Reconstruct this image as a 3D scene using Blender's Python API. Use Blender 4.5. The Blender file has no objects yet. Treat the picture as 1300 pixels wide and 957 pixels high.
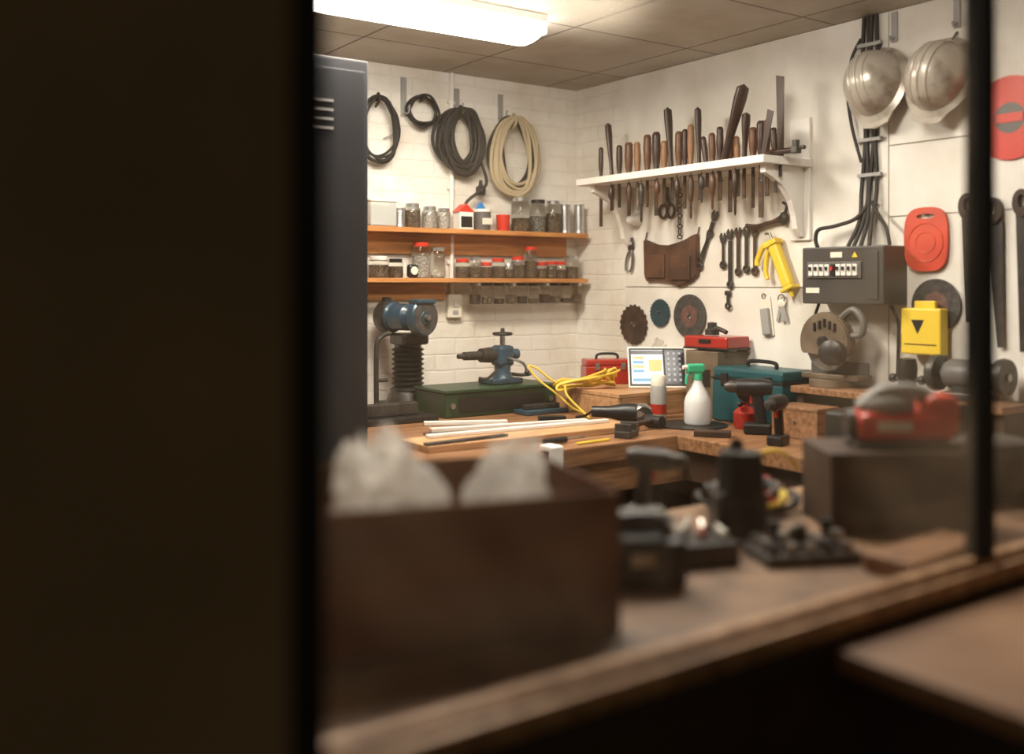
import bpy, bmesh, math, random
from mathutils import Vector, Matrix, noise
random.seed(7)
S = bpy.context.scene
S.view_settings.view_transform = 'Standard'

# ------------------------------------------------------------------ materials
MATS = {}
def mat(name, col, rough=0.5, metal=0.0, col2=None, nscale=12.0, bump=0.0, trans=0.0,
        emis=None, estr=0.0, stretch=(1, 1, 1), ior=1.45, alpha=1.0, coat=0.0, contrast=(0.35, 0.65)):
    if name in MATS: return MATS[name]
    m = bpy.data.materials.new(name); m.use_nodes = True
    nt = m.node_tree; b = nt.nodes['Principled BSDF']
    b.inputs['Base Color'].default_value = (*col, 1)
    b.inputs['Roughness'].default_value = rough
    b.inputs['Metallic'].default_value = metal
    b.inputs['IOR'].default_value = ior
    b.inputs['Transmission Weight'].default_value = trans
    b.inputs['Alpha'].default_value = alpha
    b.inputs['Coat Weight'].default_value = coat
    if emis:
        b.inputs['Emission Color'].default_value = (*emis, 1)
        b.inputs['Emission Strength'].default_value = estr
    if col2 or bump:
        tc = nt.nodes.new('ShaderNodeTexCoord'); mp = nt.nodes.new('ShaderNodeMapping')
        mp.inputs['Scale'].default_value = stretch
        nt.links.new(tc.outputs['Object'], mp.inputs['Vector'])
        n = nt.nodes.new('ShaderNodeTexNoise'); n.inputs['Scale'].default_value = nscale
        n.inputs['Detail'].default_value = 6
        nt.links.new(mp.outputs[0], n.inputs['Vector'])
        if col2:
            r = nt.nodes.new('ShaderNodeValToRGB')
            r.color_ramp.elements[0].position = contrast[0]; r.color_ramp.elements[1].position = contrast[1]
            r.color_ramp.elements[0].color = (*col, 1); r.color_ramp.elements[1].color = (*col2, 1)
            nt.links.new(n.outputs['Fac'], r.inputs[0]); nt.links.new(r.outputs[0], b.inputs['Base Color'])
        if bump:
            bp = nt.nodes.new('ShaderNodeBump'); bp.inputs['Strength'].default_value = bump
            bp.inputs['Distance'].default_value = 0.01
            nt.links.new(n.outputs['Fac'], bp.inputs['Height']); nt.links.new(bp.outputs[0], b.inputs['Normal'])
    MATS[name] = m
    return m

def brick_mat(name, c1, c2, mortar, bw, bh, ax, offs=0.5, msize=0.006, strength=0.5, rough=0.8, grime=None):
    m = bpy.data.materials.new(name); m.use_nodes = True
    nt = m.node_tree; b = nt.nodes['Principled BSDF']; b.inputs['Roughness'].default_value = rough
    tc = nt.nodes.new('ShaderNodeTexCoord'); sp = nt.nodes.new('ShaderNodeSeparateXYZ'); cb = nt.nodes.new('ShaderNodeCombineXYZ')
    nt.links.new(tc.outputs['Object'], sp.inputs[0])
    nz = nt.nodes.new('ShaderNodeTexNoise'); nz.inputs['Scale'].default_value = 14; nz.inputs['Detail'].default_value = 6
    nt.links.new(tc.outputs['Object'], nz.inputs['Vector'])
    nt.links.new(sp.outputs[ax[0]], cb.inputs[0]); nt.links.new(sp.outputs[ax[1]], cb.inputs[1])
    # slightly wobbly courses
    wob = nt.nodes.new('ShaderNodeVectorMath'); wob.operation = 'MULTIPLY_ADD'; wob.inputs[1].default_value = (.016, .016, 0) if offs else (0, 0, 0)
    nt.links.new(nz.outputs['Color'], wob.inputs[0]); nt.links.new(cb.outputs[0], wob.inputs[2])
    br = nt.nodes.new('ShaderNodeTexBrick'); br.offset = offs
    br.inputs['Scale'].default_value = 1; br.inputs['Brick Width'].default_value = bw; br.inputs['Row Height'].default_value = bh
    br.inputs['Mortar Size'].default_value = msize; br.inputs['Mortar Smooth'].default_value = 0.9
    br.inputs['Color1'].default_value = (*c1, 1); br.inputs['Color2'].default_value = (*c2, 1); br.inputs['Mortar'].default_value = (*mortar, 1)
    nt.links.new(wob.outputs[0], br.inputs['Vector'])
    mx = nt.nodes.new('ShaderNodeMix'); mx.data_type = 'RGBA'; mx.blend_type = 'MULTIPLY'
    rp = nt.nodes.new('ShaderNodeValToRGB'); g = grime or (0.78, 0.72, 0.62)
    rp.color_ramp.elements[0].color = (*g, 1); rp.color_ramp.elements[0].position = .3; rp.color_ramp.elements[1].position = .58
    n2 = nt.nodes.new('ShaderNodeTexNoise'); n2.inputs['Scale'].default_value = 2.5; n2.inputs['Detail'].default_value = 10; n2.inputs['Roughness'].default_value = .65
    nt.links.new(tc.outputs['Object'], n2.inputs['Vector']); nt.links.new(n2.outputs['Fac'], rp.inputs[0])
    mx.inputs[0].default_value = 1
    nt.links.new(br.outputs['Color'], mx.inputs[6]); nt.links.new(rp.outputs[0], mx.inputs[7]); nt.links.new(mx.outputs[2], b.inputs['Base Color'])
    inv = nt.nodes.new('ShaderNodeMath'); inv.operation = 'MULTIPLY_ADD'; inv.inputs[1].default_value = -.5
    nt.links.new(br.outputs['Fac'], inv.inputs[0]); nt.links.new(nz.outputs['Fac'], inv.inputs[2])
    bp = nt.nodes.new('ShaderNodeBump'); bp.inputs['Strength'].default_value = strength; bp.inputs['Distance'].default_value = 0.008
    nt.links.new(inv.outputs[0], bp.inputs['Height']); nt.links.new(bp.outputs[0], b.inputs['Normal'])
    return m

WALLX = brick_mat('white_painted_brick_x', (.86, .82, .75), (.85, .81, .74), (.81, .77, .70), .225, .075, (0, 2), strength=.45)
WALLY = brick_mat('white_painted_brick_y', (.86, .82, .75), (.85, .81, .74), (.81, .77, .70), .225, .075, (1, 2), strength=.45)
CEIL = brick_mat('ceiling_tile', (.46, .42, .365), (.42, .38, .33), (.10, .085, .07), .6, .6, (0, 1), 0.0, .008, .3)
PANEL = mat('white_board', (.84, .80, .73), .6, col2=(.68, .63, .55), nscale=4, bump=.15)
FLOOR = mat('concrete', (.10, .085, .07), .8, col2=(.18, .155, .13), nscale=5, bump=.2)
OUTW = mat('dark_olive_wall', (.17, .125, .072), .6, col2=(.28, .215, .13), nscale=1.6, bump=.15)
FRAMEB = mat('black_frame', (.006, .005, .005), .7)
RAILB = mat('dusty_brown_rail', (.26, .135, .065), .45, col2=(.50, .30, .16), nscale=30, metal=.2)
RAILD = mat('dark_rail', (.035, .020, .012), .5)
WHITE = mat('white_paint', (.84, .80, .74), .4, col2=(.76, .71, .65), nscale=8)
PINE = mat('pine', (.62, .28, .09), .45, col2=(.42, .165, .048), nscale=6, stretch=(1, 8, 14))
BENCHW = mat('bench_wood', (.32, .155, .07), .5, col2=(.15, .068, .03), nscale=7, stretch=(1, 9, 9), bump=.1)
BENCHD = mat('bench_dark', (.055, .026, .013), .6, col2=(.024, .012, .006), nscale=5)
PLANK = mat('plank', (.56, .32, .165), .5, col2=(.38, .20, .09), nscale=6, stretch=(1, 10, 10))
COUNT = mat('dusty_counter', (.27, .155, .085), .6, col2=(.11, .06, .032), nscale=9, bump=.1)
CARD = mat('cardboard', (.23, .078, .028), .85, col2=(.13, .042, .016), nscale=4, stretch=(1, 1, 3))
STEEL = mat('steel', (.5, .48, .45), .3, .85, col2=(.26, .24, .21), nscale=20)
DSTEEL = mat('dark_steel', (.075, .068, .062), .4, .45, col2=(.035, .031, .028), nscale=25)
RUST = mat('rusty_steel', (.10, .055, .036), .5, .35, col2=(.04, .026, .02), nscale=30)
BLACKSTEEL = mat('blackened_steel', (.045, .036, .03), .5, .1, col2=(.025, .02, .017), nscale=30)
BLACK = mat('black_plastic', (.012, .011, .011), .4)
RUBBER = mat('black_rubber', (.022, .019, .017), .6)
NAVY = mat('navy_steel', (.006, .006, .010), .75, col2=(.009, .009, .014), nscale=3)
H1 = mat('handle_dark', (.05, .022, .014), .35, col2=(.028, .014, .010), nscale=15, stretch=(1, 1, .2))
H2 = mat('handle_brown', (.15, .06, .027), .35, col2=(.075, .032, .017), nscale=15, stretch=(1, 1, .2))
H3 = mat('handle_light', (.32, .16, .075), .4, col2=(.18, .085, .038), nscale=15, stretch=(1, 1, .2))
LEATH = mat('leather', (.12, .055, .03), .55, col2=(.055, .026, .016), nscale=10, bump=.4)
RED = mat('red_plastic', (.60, .04, .02), .35)
RED2 = mat('red_enamel', (.36, .022, .014), .3, coat=.4)
ORNG = mat('orange_red', (.66, .07, .03), .4, col2=(.52, .045, .022), nscale=9)
YEL = mat('yellow_plastic', (.80, .56, .045), .4)
YELC = mat('yellow_cable', (.74, .52, .07), .45)
TEAL = mat('teal_case', (.008, .075, .088), .4, col2=(.006, .048, .056), nscale=6)
BLUE = mat('blue_enamel', (.03, .07, .105), .35, coat=.3, col2=(.018, .042, .065), nscale=12)
BLUE2 = mat('bright_blue', (.03, .22, .55), .4)
GREEN = mat('green_enamel', (.02, .055, .023), .4, col2=(.011, .034, .015), nscale=9)
GREENP = mat('green_plastic', (.05, .48, .25), .4)
GREY = mat('grey_plastic', (.34, .33, .31), .45)
DGREY = mat('dark_grey_plastic', (.12, .11, .10), .45)
BEIGE = mat('beige_cable', (.48, .39, .25), .5)
TAN = mat('tan_case', (.19, .14, .095), .45, col2=(.10, .07, .045), nscale=10)
FUSE = mat('fuse_grey', (.065, .058, .05), .4, col2=(.042, .037, .032), nscale=5)
CREAM = mat('cream_plastic', (.78, .72, .6), .4)
HELM = mat('scuffed_helmet', (.50, .45, .38), .28, .25, col2=(.18, .12, .08), nscale=10, contrast=(.48, .70), bump=.1)
GLASSJ = mat('jar_glass', (.93, .95, .92), .05, trans=1.0, ior=1.3)
PLAST = mat('translucent_plastic', (.9, .92, .88), .25, trans=.6, ior=1.2)
SCREWS = mat('screws', (.30, .22, .15), .5, .4, col2=(.08, .06, .045), nscale=140, bump=.8)
SCREWS2 = mat('bolts', (.45, .42, .38), .45, .6, col2=(.12, .11, .1), nscale=130, bump=.8)
WSTUFF = mat('white_caps', (.7, .66, .6), .5, col2=(.3, .25, .2), nscale=110, bump=.5)
TIN = mat('tin', (.62, .62, .62), .28, .9)
TUBE = mat('lit_tube', (1, 1, 1), .5, emis=(1, .95, .86), estr=24)
DISCM = mat('abrasive', (.075, .066, .06), .8, col2=(.035, .031, .028), nscale=60, bump=.3)
DISCR = mat('abrasive_red', (.17, .085, .065), .7, col2=(.10, .05, .042), nscale=50)
DISCT = mat('disc_teal', (.022, .05, .06), .5)
LAMPB = mat('lamp_body', (.8, .8, .78), .5)
SCR_W = mat('screen_white', (.4, .43, .46), .3, emis=(.85, .92, 1), estr=.42)
SCR_K = mat('screen_key', (.3, .32, .35), .3, emis=(.8, .9, 1), estr=.15)
SCR_Y = mat('screen_yellow', (.6, .45, .15), .3, emis=(1, .7, .2), estr=.2)
SCR_B = mat('screen_blue', (.1, .3, .5), .3, emis=(.15, .5, .9), estr=.2)
SCR_D = mat('screen_dark', (.03, .03, .04), .2)
TANL = mat('tan_ledge', (.44, .25, .14), .55, col2=(.28, .15, .08), nscale=3)

def simple_nodes(name):
    m = bpy.data.materials.new(name); m.use_nodes = True
    nt = m.node_tree; nt.nodes.clear(); o = nt.nodes.new('ShaderNodeOutputMaterial')
    return m, nt, o
# dusty window glass: mostly clear, scattering added for bloom round the lamp, some dust
GLASS, nt, o = simple_nodes('dusty_window_glass')
tr = nt.nodes.new('ShaderNodeBsdfTransparent'); gl = nt.nodes.new('ShaderNodeBsdfGlossy'); gl.inputs['Roughness'].default_value = .02
rf = nt.nodes.new('ShaderNodeBsdfRefraction'); rf.inputs['IOR'].default_value = 1.2; rf.inputs['Roughness'].default_value = .34; rf.inputs[0].default_value = (1, .90, .74, 1)
df = nt.nodes.new('ShaderNodeBsdfTranslucent'); df.inputs[0].default_value = (.95, .70, .46, 1)
tc = nt.nodes.new('ShaderNodeTexCoord'); nz = nt.nodes.new('ShaderNodeTexNoise'); nz.inputs['Scale'].default_value = 2.4; nz.inputs['Detail'].default_value = 8; nz.inputs['Distortion'].default_value = .9
nt.links.new(tc.outputs['Object'], nz.inputs['Vector'])
mr = nt.nodes.new('ShaderNodeMapRange'); mr.inputs[1].default_value = .46; mr.inputs[2].default_value = .75; mr.inputs[3].default_value = .003; mr.inputs[4].default_value = .065
nt.links.new(nz.outputs['Fac'], mr.inputs[0])
m0 = nt.nodes.new('ShaderNodeMixShader'); m0.inputs[0].default_value = .022; nt.links.new(tr.outputs[0], m0.inputs[1]); nt.links.new(rf.outputs[0], m0.inputs[2])
m1 = nt.nodes.new('ShaderNodeMixShader'); nt.links.new(mr.outputs[0], m1.inputs[0]); nt.links.new(m0.outputs[0], m1.inputs[1]); nt.links.new(df.outputs[0], m1.inputs[2])
m2 = nt.nodes.new('ShaderNodeMixShader'); m2.inputs[0].default_value = .04; nt.links.new(m1.outputs[0], m2.inputs[1]); nt.links.new(gl.outputs[0], m2.inputs[2])
nt.links.new(m2.outputs[0], o.inputs[0])
# thin plastic bag
BAG, nt, o = simple_nodes('polythene')
tr = nt.nodes.new('ShaderNodeBsdfTransparent'); df = nt.nodes.new('ShaderNodeBsdfDiffuse'); df.inputs[0].default_value = (.97, .93, .87, 1)
tl = nt.nodes.new('ShaderNodeBsdfTranslucent'); tl.inputs[0].default_value = (.97, .93, .87, 1)
gl = nt.nodes.new('ShaderNodeBsdfGlossy'); gl.inputs['Roughness'].default_value = .25
a = nt.nodes.new('ShaderNodeMixShader'); a.inputs[0].default_value = .65; nt.links.new(df.outputs[0], a.inputs[1]); nt.links.new(tl.outputs[0], a.inputs[2])
c = nt.nodes.new('ShaderNodeMixShader'); c.inputs[0].default_value = .25; nt.links.new(a.outputs[0], c.inputs[1]); nt.links.new(gl.outputs[0], c.inputs[2])
d = nt.nodes.new('ShaderNodeMixShader'); d.inputs[0].default_value = .62; nt.links.new(tr.outputs[0], d.inputs[1]); nt.links.new(c.outputs[0], d.inputs[2])
nt.links.new(d.outputs[0], o.inputs[0])

# ------------------------------------------------------------------ mesh builder
def align(d):
    return Vector(d).normalized().to_track_quat('Z', 'Y').to_matrix().to_4x4()
def smoothpath(pts, n=6):
    pts = [Vector(p) for p in pts]
    if len(pts) < 3: return pts
    out = []
    for i in range(len(pts) - 1):
        p0 = pts[max(i - 1, 0)]; p1 = pts[i]; p2 = pts[i + 1]; p3 = pts[min(i + 2, len(pts) - 1)]
        for k in range(n):
            t = k / n
            out.append(.5 * ((2 * p1) + (-p0 + p2) * t + (2 * p0 - 5 * p1 + 4 * p2 - p3) * t * t + (-p0 + 3 * p1 - 3 * p2 + p3) * t ** 3))
    out.append(pts[-1]); return out

class O:
    def __init__(s, name, loc=(0, 0, 0), yaw=0.0, rot=None):
        s.name = name; s.bm = bmesh.new(); s.mats = []
        s.M = Matrix.Translation(loc) @ (rot.to_4x4() if rot else Matrix.Rotation(math.radians(yaw), 4, 'Z'))
    def mi(s, m):
        if m not in s.mats: s.mats.append(m)
        return s.mats.index(m)
    def _fin(s, tb, M, m, smooth):
        i = s.mi(m)
        if M is not None: tb.transform(M)
        for f in tb.faces: f.material_index = i; f.smooth = smooth
        tmp = bpy.data.meshes.new('tmp'); tb.to_mesh(tmp); tb.free(); s.bm.from_mesh(tmp); bpy.data.meshes.remove(tmp)
    def box(s, c, size, m, rot=None, bev=0.0, taper=None):
        tb = bmesh.new(); bmesh.ops.create_cube(tb, size=1)
        for v in tb.verts:
            k = taper if (taper and v.co.z > 0) else 1
            v.co = Vector((v.co.x * size[0] * k, v.co.y * size[1] * k, v.co.z * size[2]))
        if bev: bmesh.ops.bevel(tb, geom=list(tb.edges), offset=bev, segments=2, affect='EDGES', profile=.5)
        M = Matrix.Translation(c)
        if rot is not None: M = M @ rot.to_4x4()
        s._fin(tb, M, m, False); return s
    def quad(s, pts, m):
        tb = bmesh.new(); tb.faces.new([tb.verts.new(p) for p in pts]); s._fin(tb, None, m, False); return s
    def cyl(s, p0, p1, r0, r1, m, seg=20):
        p0 = Vector(p0); p1 = Vector(p1); L = (p1 - p0).length
        tb = bmesh.new(); bmesh.ops.create_cone(tb, cap_ends=True, segments=seg, radius1=r0, radius2=r1, depth=L)
        s._fin(tb, Matrix.Translation((p0 + p1) / 2) @ align(p1 - p0), m, True); return s
    def lathe(s, prof, m, p=(0, 0, 0), axis=(0, 0, 1), seg=24, sy=1.0):
        tb = bmesh.new(); rings = []
        for r, z in prof:
            if r < 1e-5: rings.append([tb.verts.new((0, 0, z))])
            else: rings.append([tb.verts.new((r * math.cos(2 * math.pi * i / seg), sy * r * math.sin(2 * math.pi * i / seg), z)) for i in range(seg)])
        for A, B in zip(rings, rings[1:]):
            for i in range(seg):
                j = (i + 1) % seg
                if len(A) == 1 and len(B) == 1: continue
                if len(A) == 1: tb.faces.new((A[0], B[j], B[i]))
                elif len(B) == 1: tb.faces.new((A[i], A[j], B[0]))
                else: tb.faces.new((A[i], A[j], B[j], B[i]))
        bmesh.ops.recalc_face_normals(tb, faces=tb.faces)
        s._fin(tb, Matrix.Translation(p) @ align(axis), m, True); return s
    def ball(s, c, r, m, rot=None, seg=20):
        tb = bmesh.new(); bmesh.ops.create_uvsphere(tb, u_segments=seg, v_segments=seg // 2 + 2, radius=1)
        if not hasattr(r, '__len__'): r = (r, r, r)
        M = Matrix.Translation(c)
        if rot is not None: M = M @ rot.to_4x4()
        s._fin(tb, M @ Matrix.Diagonal((*r, 1)), m, True); return s
    def tube(s, pts, r, m, seg=8, n=6, closed=False):
        P = smoothpath(pts, n) if len(pts) > 2 else [Vector(p) for p in pts]
        if closed: P = P[:-1]
        N = len(P); tb = bmesh.new(); rings = []; up = None
        for i in range(N):
            a = P[(i - 1) % N] if (closed or i > 0) else P[i]; b = P[(i + 1) % N] if (closed or i < N - 1) else P[i]
            t = (b - a).normalized()
            if up is None: up = t.orthogonal().normalized()
            up = (up - t * up.dot(t)); up = up.normalized() if up.length > 1e-6 else t.orthogonal().normalized()
            q = t.cross(up); rr = r(i / (N - 1)) if callable(r) else r
            rings.append([tb.verts.new(P[i] + rr * (up * math.cos(2 * math.pi * k / seg) + q * math.sin(2 * math.pi * k / seg))) for k in range(seg)])
        for i in range(N if closed else N - 1):
            A = rings[i]; B = rings[(i + 1) % N]
            for k in range(seg): tb.faces.new((A[k], A[(k + 1) % seg], B[(k + 1) % seg], B[k]))
        if not closed: tb.faces.new(rings[0][::-1]); tb.faces.new(rings[-1])
        bmesh.ops.recalc_face_normals(tb, faces=tb.faces)
        s._fin(tb, None, m, True); return s
    def prism(s, pts, th, m, M=None, hole=None, bev=0.0):
        """outline in local XY extruded along +Z by th (optionally with a same-count hole loop)."""
        tb = bmesh.new(); n = len(pts)
        lo = [tb.verts.new((x, y, 0)) for x, y in pts]; hi = [tb.verts.new((x, y, th)) for x, y in pts]
        for i in range(n): tb.faces.new((lo[i], lo[(i + 1) % n], hi[(i + 1) % n], hi[i]))
        if hole:
            l2 = [tb.verts.new((x, y, 0)) for x, y in hole]; h2 = [tb.verts.new((x, y, th)) for x, y in hole]
            for i in range(n):
                j = (i + 1) % n
                tb.faces.new((l2[i], h2[i], h2[j], l2[j]))
                tb.faces.new((lo[j], lo[i], l2[i], l2[j])); tb.faces.new((hi[i], hi[j], h2[j], h2[i]))
        else:
            tb.faces.new(lo[::-1]); tb.faces.new(hi)
            if bev:
                bmesh.ops.bevel(tb, geom=[e for e in tb.edges], offset=bev, segments=2, affect='EDGES')
        bmesh.ops.recalc_face_normals(tb, faces=tb.faces)
        s._fin(tb, M, m, False); return s
    def ring(s, c, R, r, m, normal=(0, 0, 1), R2=None, seg=28):
        A = align(normal); R2 = R2 or R
        pts = [Vector(c) + (A @ Vector((R * math.cos(2 * math.pi * i / seg), R2 * math.sin(2 * math.pi * i / seg), 0))) for i in range(seg + 1)]
        return s.tube(pts, r, m, n=1, closed=True)
    def done(s):
        bm = s.bm
        for e in bm.edges:
            if len(e.link_faces) == 2:
                try:
                    if e.calc_face_angle() > math.radians(38): e.smooth = False
                except Exception: pass
        me = bpy.data.meshes.new(s.name); bm.to_mesh(me); bm.free()
        for m in s.mats: me.materials.append(m)
        ob = bpy.data.objects.new(s.name, me); ob.matrix_world = s.M
        S.collection.objects.link(ob); return ob

def wbox(name, lo, hi, m, bev=0.0):
    o = O(name); c = [(a + b) / 2 for a, b in zip(lo, hi)]; o.box(c, [b - a for a, b in zip(lo, hi)], m, bev=bev); return o.done()

# frame for things hung flat on the right wall: local x -> right, y -> up, z -> out of wall
def RW(y, z, x=3.187, ang=0.0):
    M = Matrix(((0, 0, -1, x), (-1, 0, 0, y), (0, 1, 0, z), (0, 0, 0, 1)))
    return M @ Matrix.Rotation(math.radians(ang), 4, 'Z')
class OW(O):
    def __init__(s, name, M): s.name = name; s.bm = bmesh.new(); s.mats = []; s.M = M

# ------------------------------------------------------------------ room shell
X0, X1, Y0, Y1, ZC = -0.9, 3.2, 0.94, 3.99, 2.44
wbox('floor', (X0 - .1, -1.6, -.1), (4.2, Y1 + .1, 0), FLOOR)
wbox('ceiling', (X0 - .1, .86, ZC), (4.2, Y1 + .1, ZC + .08), CEIL)
wbox('wall_back', (X0 - .1, Y1, 0), (X1 + .1, Y1 + .1, ZC), WALLX)
wbox('wall_right', (X1, .86, 0), (X1 + .1, Y1, ZC), WALLY)
wbox('wall_left', (X0 - .1, .94, 0), (X0, Y1, ZC), WALLY)
w = O('wall_front')
def addb(o, lo, hi, m, bev=0.0): o.box([(a + b) / 2 for a, b in zip(lo, hi)], [b - a for a, b in zip(lo, hi)], m, bev=bev)
addb(w, (-2.5, .85, 0), (.35, .94, ZC + .3), OUTW)
addb(w, (.35, .86, 0), (X1, .94, .94), BENCHD)
addb(w, (.35, .86, 2.15), (X1, .94, ZC + .3), OUTW)
w.done()
# window frame + glass
w = O('window_1')
addb(w, (.35, .855, .94), (3.19, .945, .965), RAILD)
addb(w, (.35, .862, .965), (3.19, .874, .992), RAILB, .002)
addb(w, (.35, .893, .965), (3.19, .905, .998), RAILB, .002)
addb(w, (.35, .925, .965), (3.19, .943, .985), RAILB, .002)
addb(w, (.35, .86, .965), (.392, .94, 2.15), FRAMEB, .003)
addb(w, (.392, .86, 2.11), (3.19, .94, 2.15), FRAMEB, .003)
addb(w, (1.562, .88, .998), (1.590, .92, 2.11), FRAMEB, .003)
addb(w, (3.15, .86, .965), (3.19, .94, 2.11), FRAMEB, .003)
for xa, xb in ((.392, 1.562), (1.590, 3.15)):
    w.quad([(xa, .9, .998), (xb, .9, .998), (xb, .9, 2.11), (xa, .9, 2.11)], GLASS)
w.done()
# boarded part of right wall
w = O('wall_panel_right')
for y0, y1, z0, z1 in [(2.168, 3.60, .85, 1.432), (2.168, 3.60, 1.436, 2.438), (.96, 2.164, .85, 1.69), (.96, 2.164, 1.694, 1.948), (.96, 2.164, 1.952, 2.438)]:
    addb(w, (3.188, y0, z0), (3.2, y1, z1), PANEL, .0015)
w.done()
# outside desk
w = O('outside_desk')
addb(w, (1.13, .5, .925), (2.6, .85, .955), TANL, .004)
addb(w, (1.16, .53, 0), (1.21, .58, .925), BENCHD); addb(w, (2.5, .53, 0), (2.55, .58, .925), BENCHD)
addb(w, (1.16, .56, .80), (2.55, .58, .925), BENCHD)
w.done()

# ------------------------------------------------------------------ lights
def batten(x, y, L, power):
    o = O('fluorescent_light', (x, y, ZC - .002))
    o.box((0, 0, -.015), (L, .22, .03), LAMPB, bev=.006)
    # prismatic wrap diffuser with rounded belly
    pr = [(-.105, -.03)] + [(-.11 * math.cos(a), -.045 - .045 * math.sin(a)) for a in [math.pi * i / 10 for i in range(11)]] + [(.105, -.03)]
    M = Matrix(((0, 0, 1, -L / 2 + .012), (1, 0, 0, 0), (0, 1, 0, 0), (0, 0, 0, 1)))
    o.prism(pr, L - .024, TUBE, M)
    for e in (-1, 1): o.box((e * (L / 2 - .005), 0, -.045), (.010, .21, .05), TUBE, bev=.003)
    o.done()
    ld = bpy.data.lights.new('tube_light', 'AREA'); ld.shape = 'RECTANGLE'; ld.size = L; ld.size_y = .2; ld.energy = power; ld.color = (1, .90, .73)
    lo = bpy.data.objects.new('tube_light', ld); lo.location = (x, y, ZC - .10)
    S.collection.objects.link(lo)
batten(1.60, 3.02, 1.2, 42)
batten(1.9, 1.9, 1.2, 8)
wd = bpy.data.worlds.new('World'); S.world = wd; wd.use_nodes = True
wd.node_tree.nodes['Background'].inputs[0].default_value = (1, .74, .45, 1); wd.node_tree.nodes['Background'].inputs[1].default_value = .07

# ------------------------------------------------------------------ benches
o = O('workbench')
addb(o, (1.53, 2.60, .835), (3.185, 3.98, .90), BENCHW, .005)
addb(o, (1.56, 2.615, .73), (3.17, 2.65, .835), BENCHW)
for x in (1.6, 2.5):
    for y in (2.70, 3.9): addb(o, (x - .04, y - .04, 0), (x + .04, y + .04, .85), BENCHD)
addb(o, (1.58, 2.7, .28), (3.15, 3.9, .31), BENCHD)
addb(o, (2.55, 1.62, .85), (3.185, 2.598, .90), BENCHW, .004)
addb(o, (2.58, 1.65, .74), (2.61, 2.6, .85), BENCHD)
for y in (1.68, 2.55): addb(o, (2.6, y - .03, 0), (2.66, y + .03, .85), BENCHD)
addb(o, (2.6, 1.7, .28), (3.15, 2.6, .31), BENCHD)
o.done()
o = O('window_counter')
addb(o, (X0 + .01, .946, .91), (3.18, 1.60, .95), COUNT, .004)
for x in (-.6, .9, 2.3): addb(o, (x, 1.5, 0), (x + .06, 1.56, .91), BENCHD)
addb(o, (X0 + .01, 1.54, .82), (3.18, 1.56, .91), BENCHD)
o.done()
o = O('bench_riser')
addb(o, (2.98, 1.63, 1.045), (3.185, 2.44, 1.07), BENCHW, .003)
for y in (1.65, 2.0, 2.41): addb(o, (3.0, y - .015, .901), (3.18, y + .015, 1.045), BENCHD)
addb(o, (3.15, 1.65, .901), (3.18, 2.4, 1.045), BENCHD)
o.done()
for i, (x, y, sx, sy, h) in enumerate([(1.85, 3.0, .4, .35, .3), (2.35, 3.0, .35, .35, .38), (2.85, 3.1, .3, .4, .25), (2.9, 2.1, .35, .4, .35)]):
    o = O('storage_crate', (x, y, .311))
    o.box((0, 0, .01), (sx, sy, .02), CARD)
    for e in (-1, 1):
        o.box((e * (sx / 2 - .008), 0, h / 2), (.016, sy, h), CARD); o.box((0, e * (sy / 2 - .008), h / 2), (sx, .016, h), CARD)
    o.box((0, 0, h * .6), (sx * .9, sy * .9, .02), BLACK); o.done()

# dark tall steel cabinet at left
o = O('steel_cabinet', (1.13, 3.32, 0))
o.box((0, 0, 1.12), (.79, .6, 2.16), NAVY, bev=.006)
o.box((0, 0, .02), (.73, .56, .04), BLACK)
for e in (-1, 1):
    o.box((e * .192, -.305, 1.14), (.37, .014, 2.04), NAVY, bev=.003)
    o.cyl((e * .03, -.32, 1.05), (e * .03, -.32, 1.2), .008, .008, STEEL, 10)
    for k in range(4): o.box((e * .175, -.314, 2.05 - k * .03), (.17, .006, .008), GREY)  # pale vent slats whose grey imitates bright reflected stripes
o.done()

# ------------------------------------------------------------------ back wall shelves
def wshelf(name, z, th, bz0, bz1, bx1):
    o = O(name)
    addb(o, (1.55, 3.85, z - th), (3.165, 3.985, z), PINE, .002)
    addb(o, (1.55, 3.968, bz0), (bx1, 3.988, bz1), PINE, .002)
    o.done()
wshelf('wall_shelf', 1.70, .022, 1.585, 1.676, 3.12)
wshelf('wall_shelf', 1.475, .02, 1.375, 1.453, 2.40)

def jar(name, x, z, r, h, lid, fill=.5, fm=None, y=3.922, lidh=.018):
    o = O(name, (x, y, z + .001)); fm = fm or SCREWS
    o.lathe([(0, .0), (r * .92, 0), (r, r * .12), (r, h * .78), (r * .8, h * .87), (r * .8, h - lidh * .6)], GLASSJ, seg=20)
    if fill > 0: o.lathe([(0, .003), (r * .86, .003), (r * .88, h * fill), (0, h * fill)], fm, seg=16)
    if lid: o.lathe([(0, h - lidh), (r * .86, h - lidh), (r * .88, h - .002), (r * .82, h), (0, h)], lid, seg=20)
    o.done()
U = 1.70
jar('glass_jar', 2.20, U, .036, .11, TIN, .7, SCREWS); jar('glass_jar', 2.29, U, .034, .10, TIN, .7, WSTUFF)
jar('glass_jar', 2.365, U, .032, .095, TIN, .6, WSTUFF)
jar('glass_jar', 2.80, U, .046, .165, TIN, .4, SCREWS); jar('glass_jar', 2.905, U, .040, .16, BLACK, .5, SCREWS2)
jar('glass_jar', 3.0, U, .040, .16, TIN, .6, SCREWS)
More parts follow.
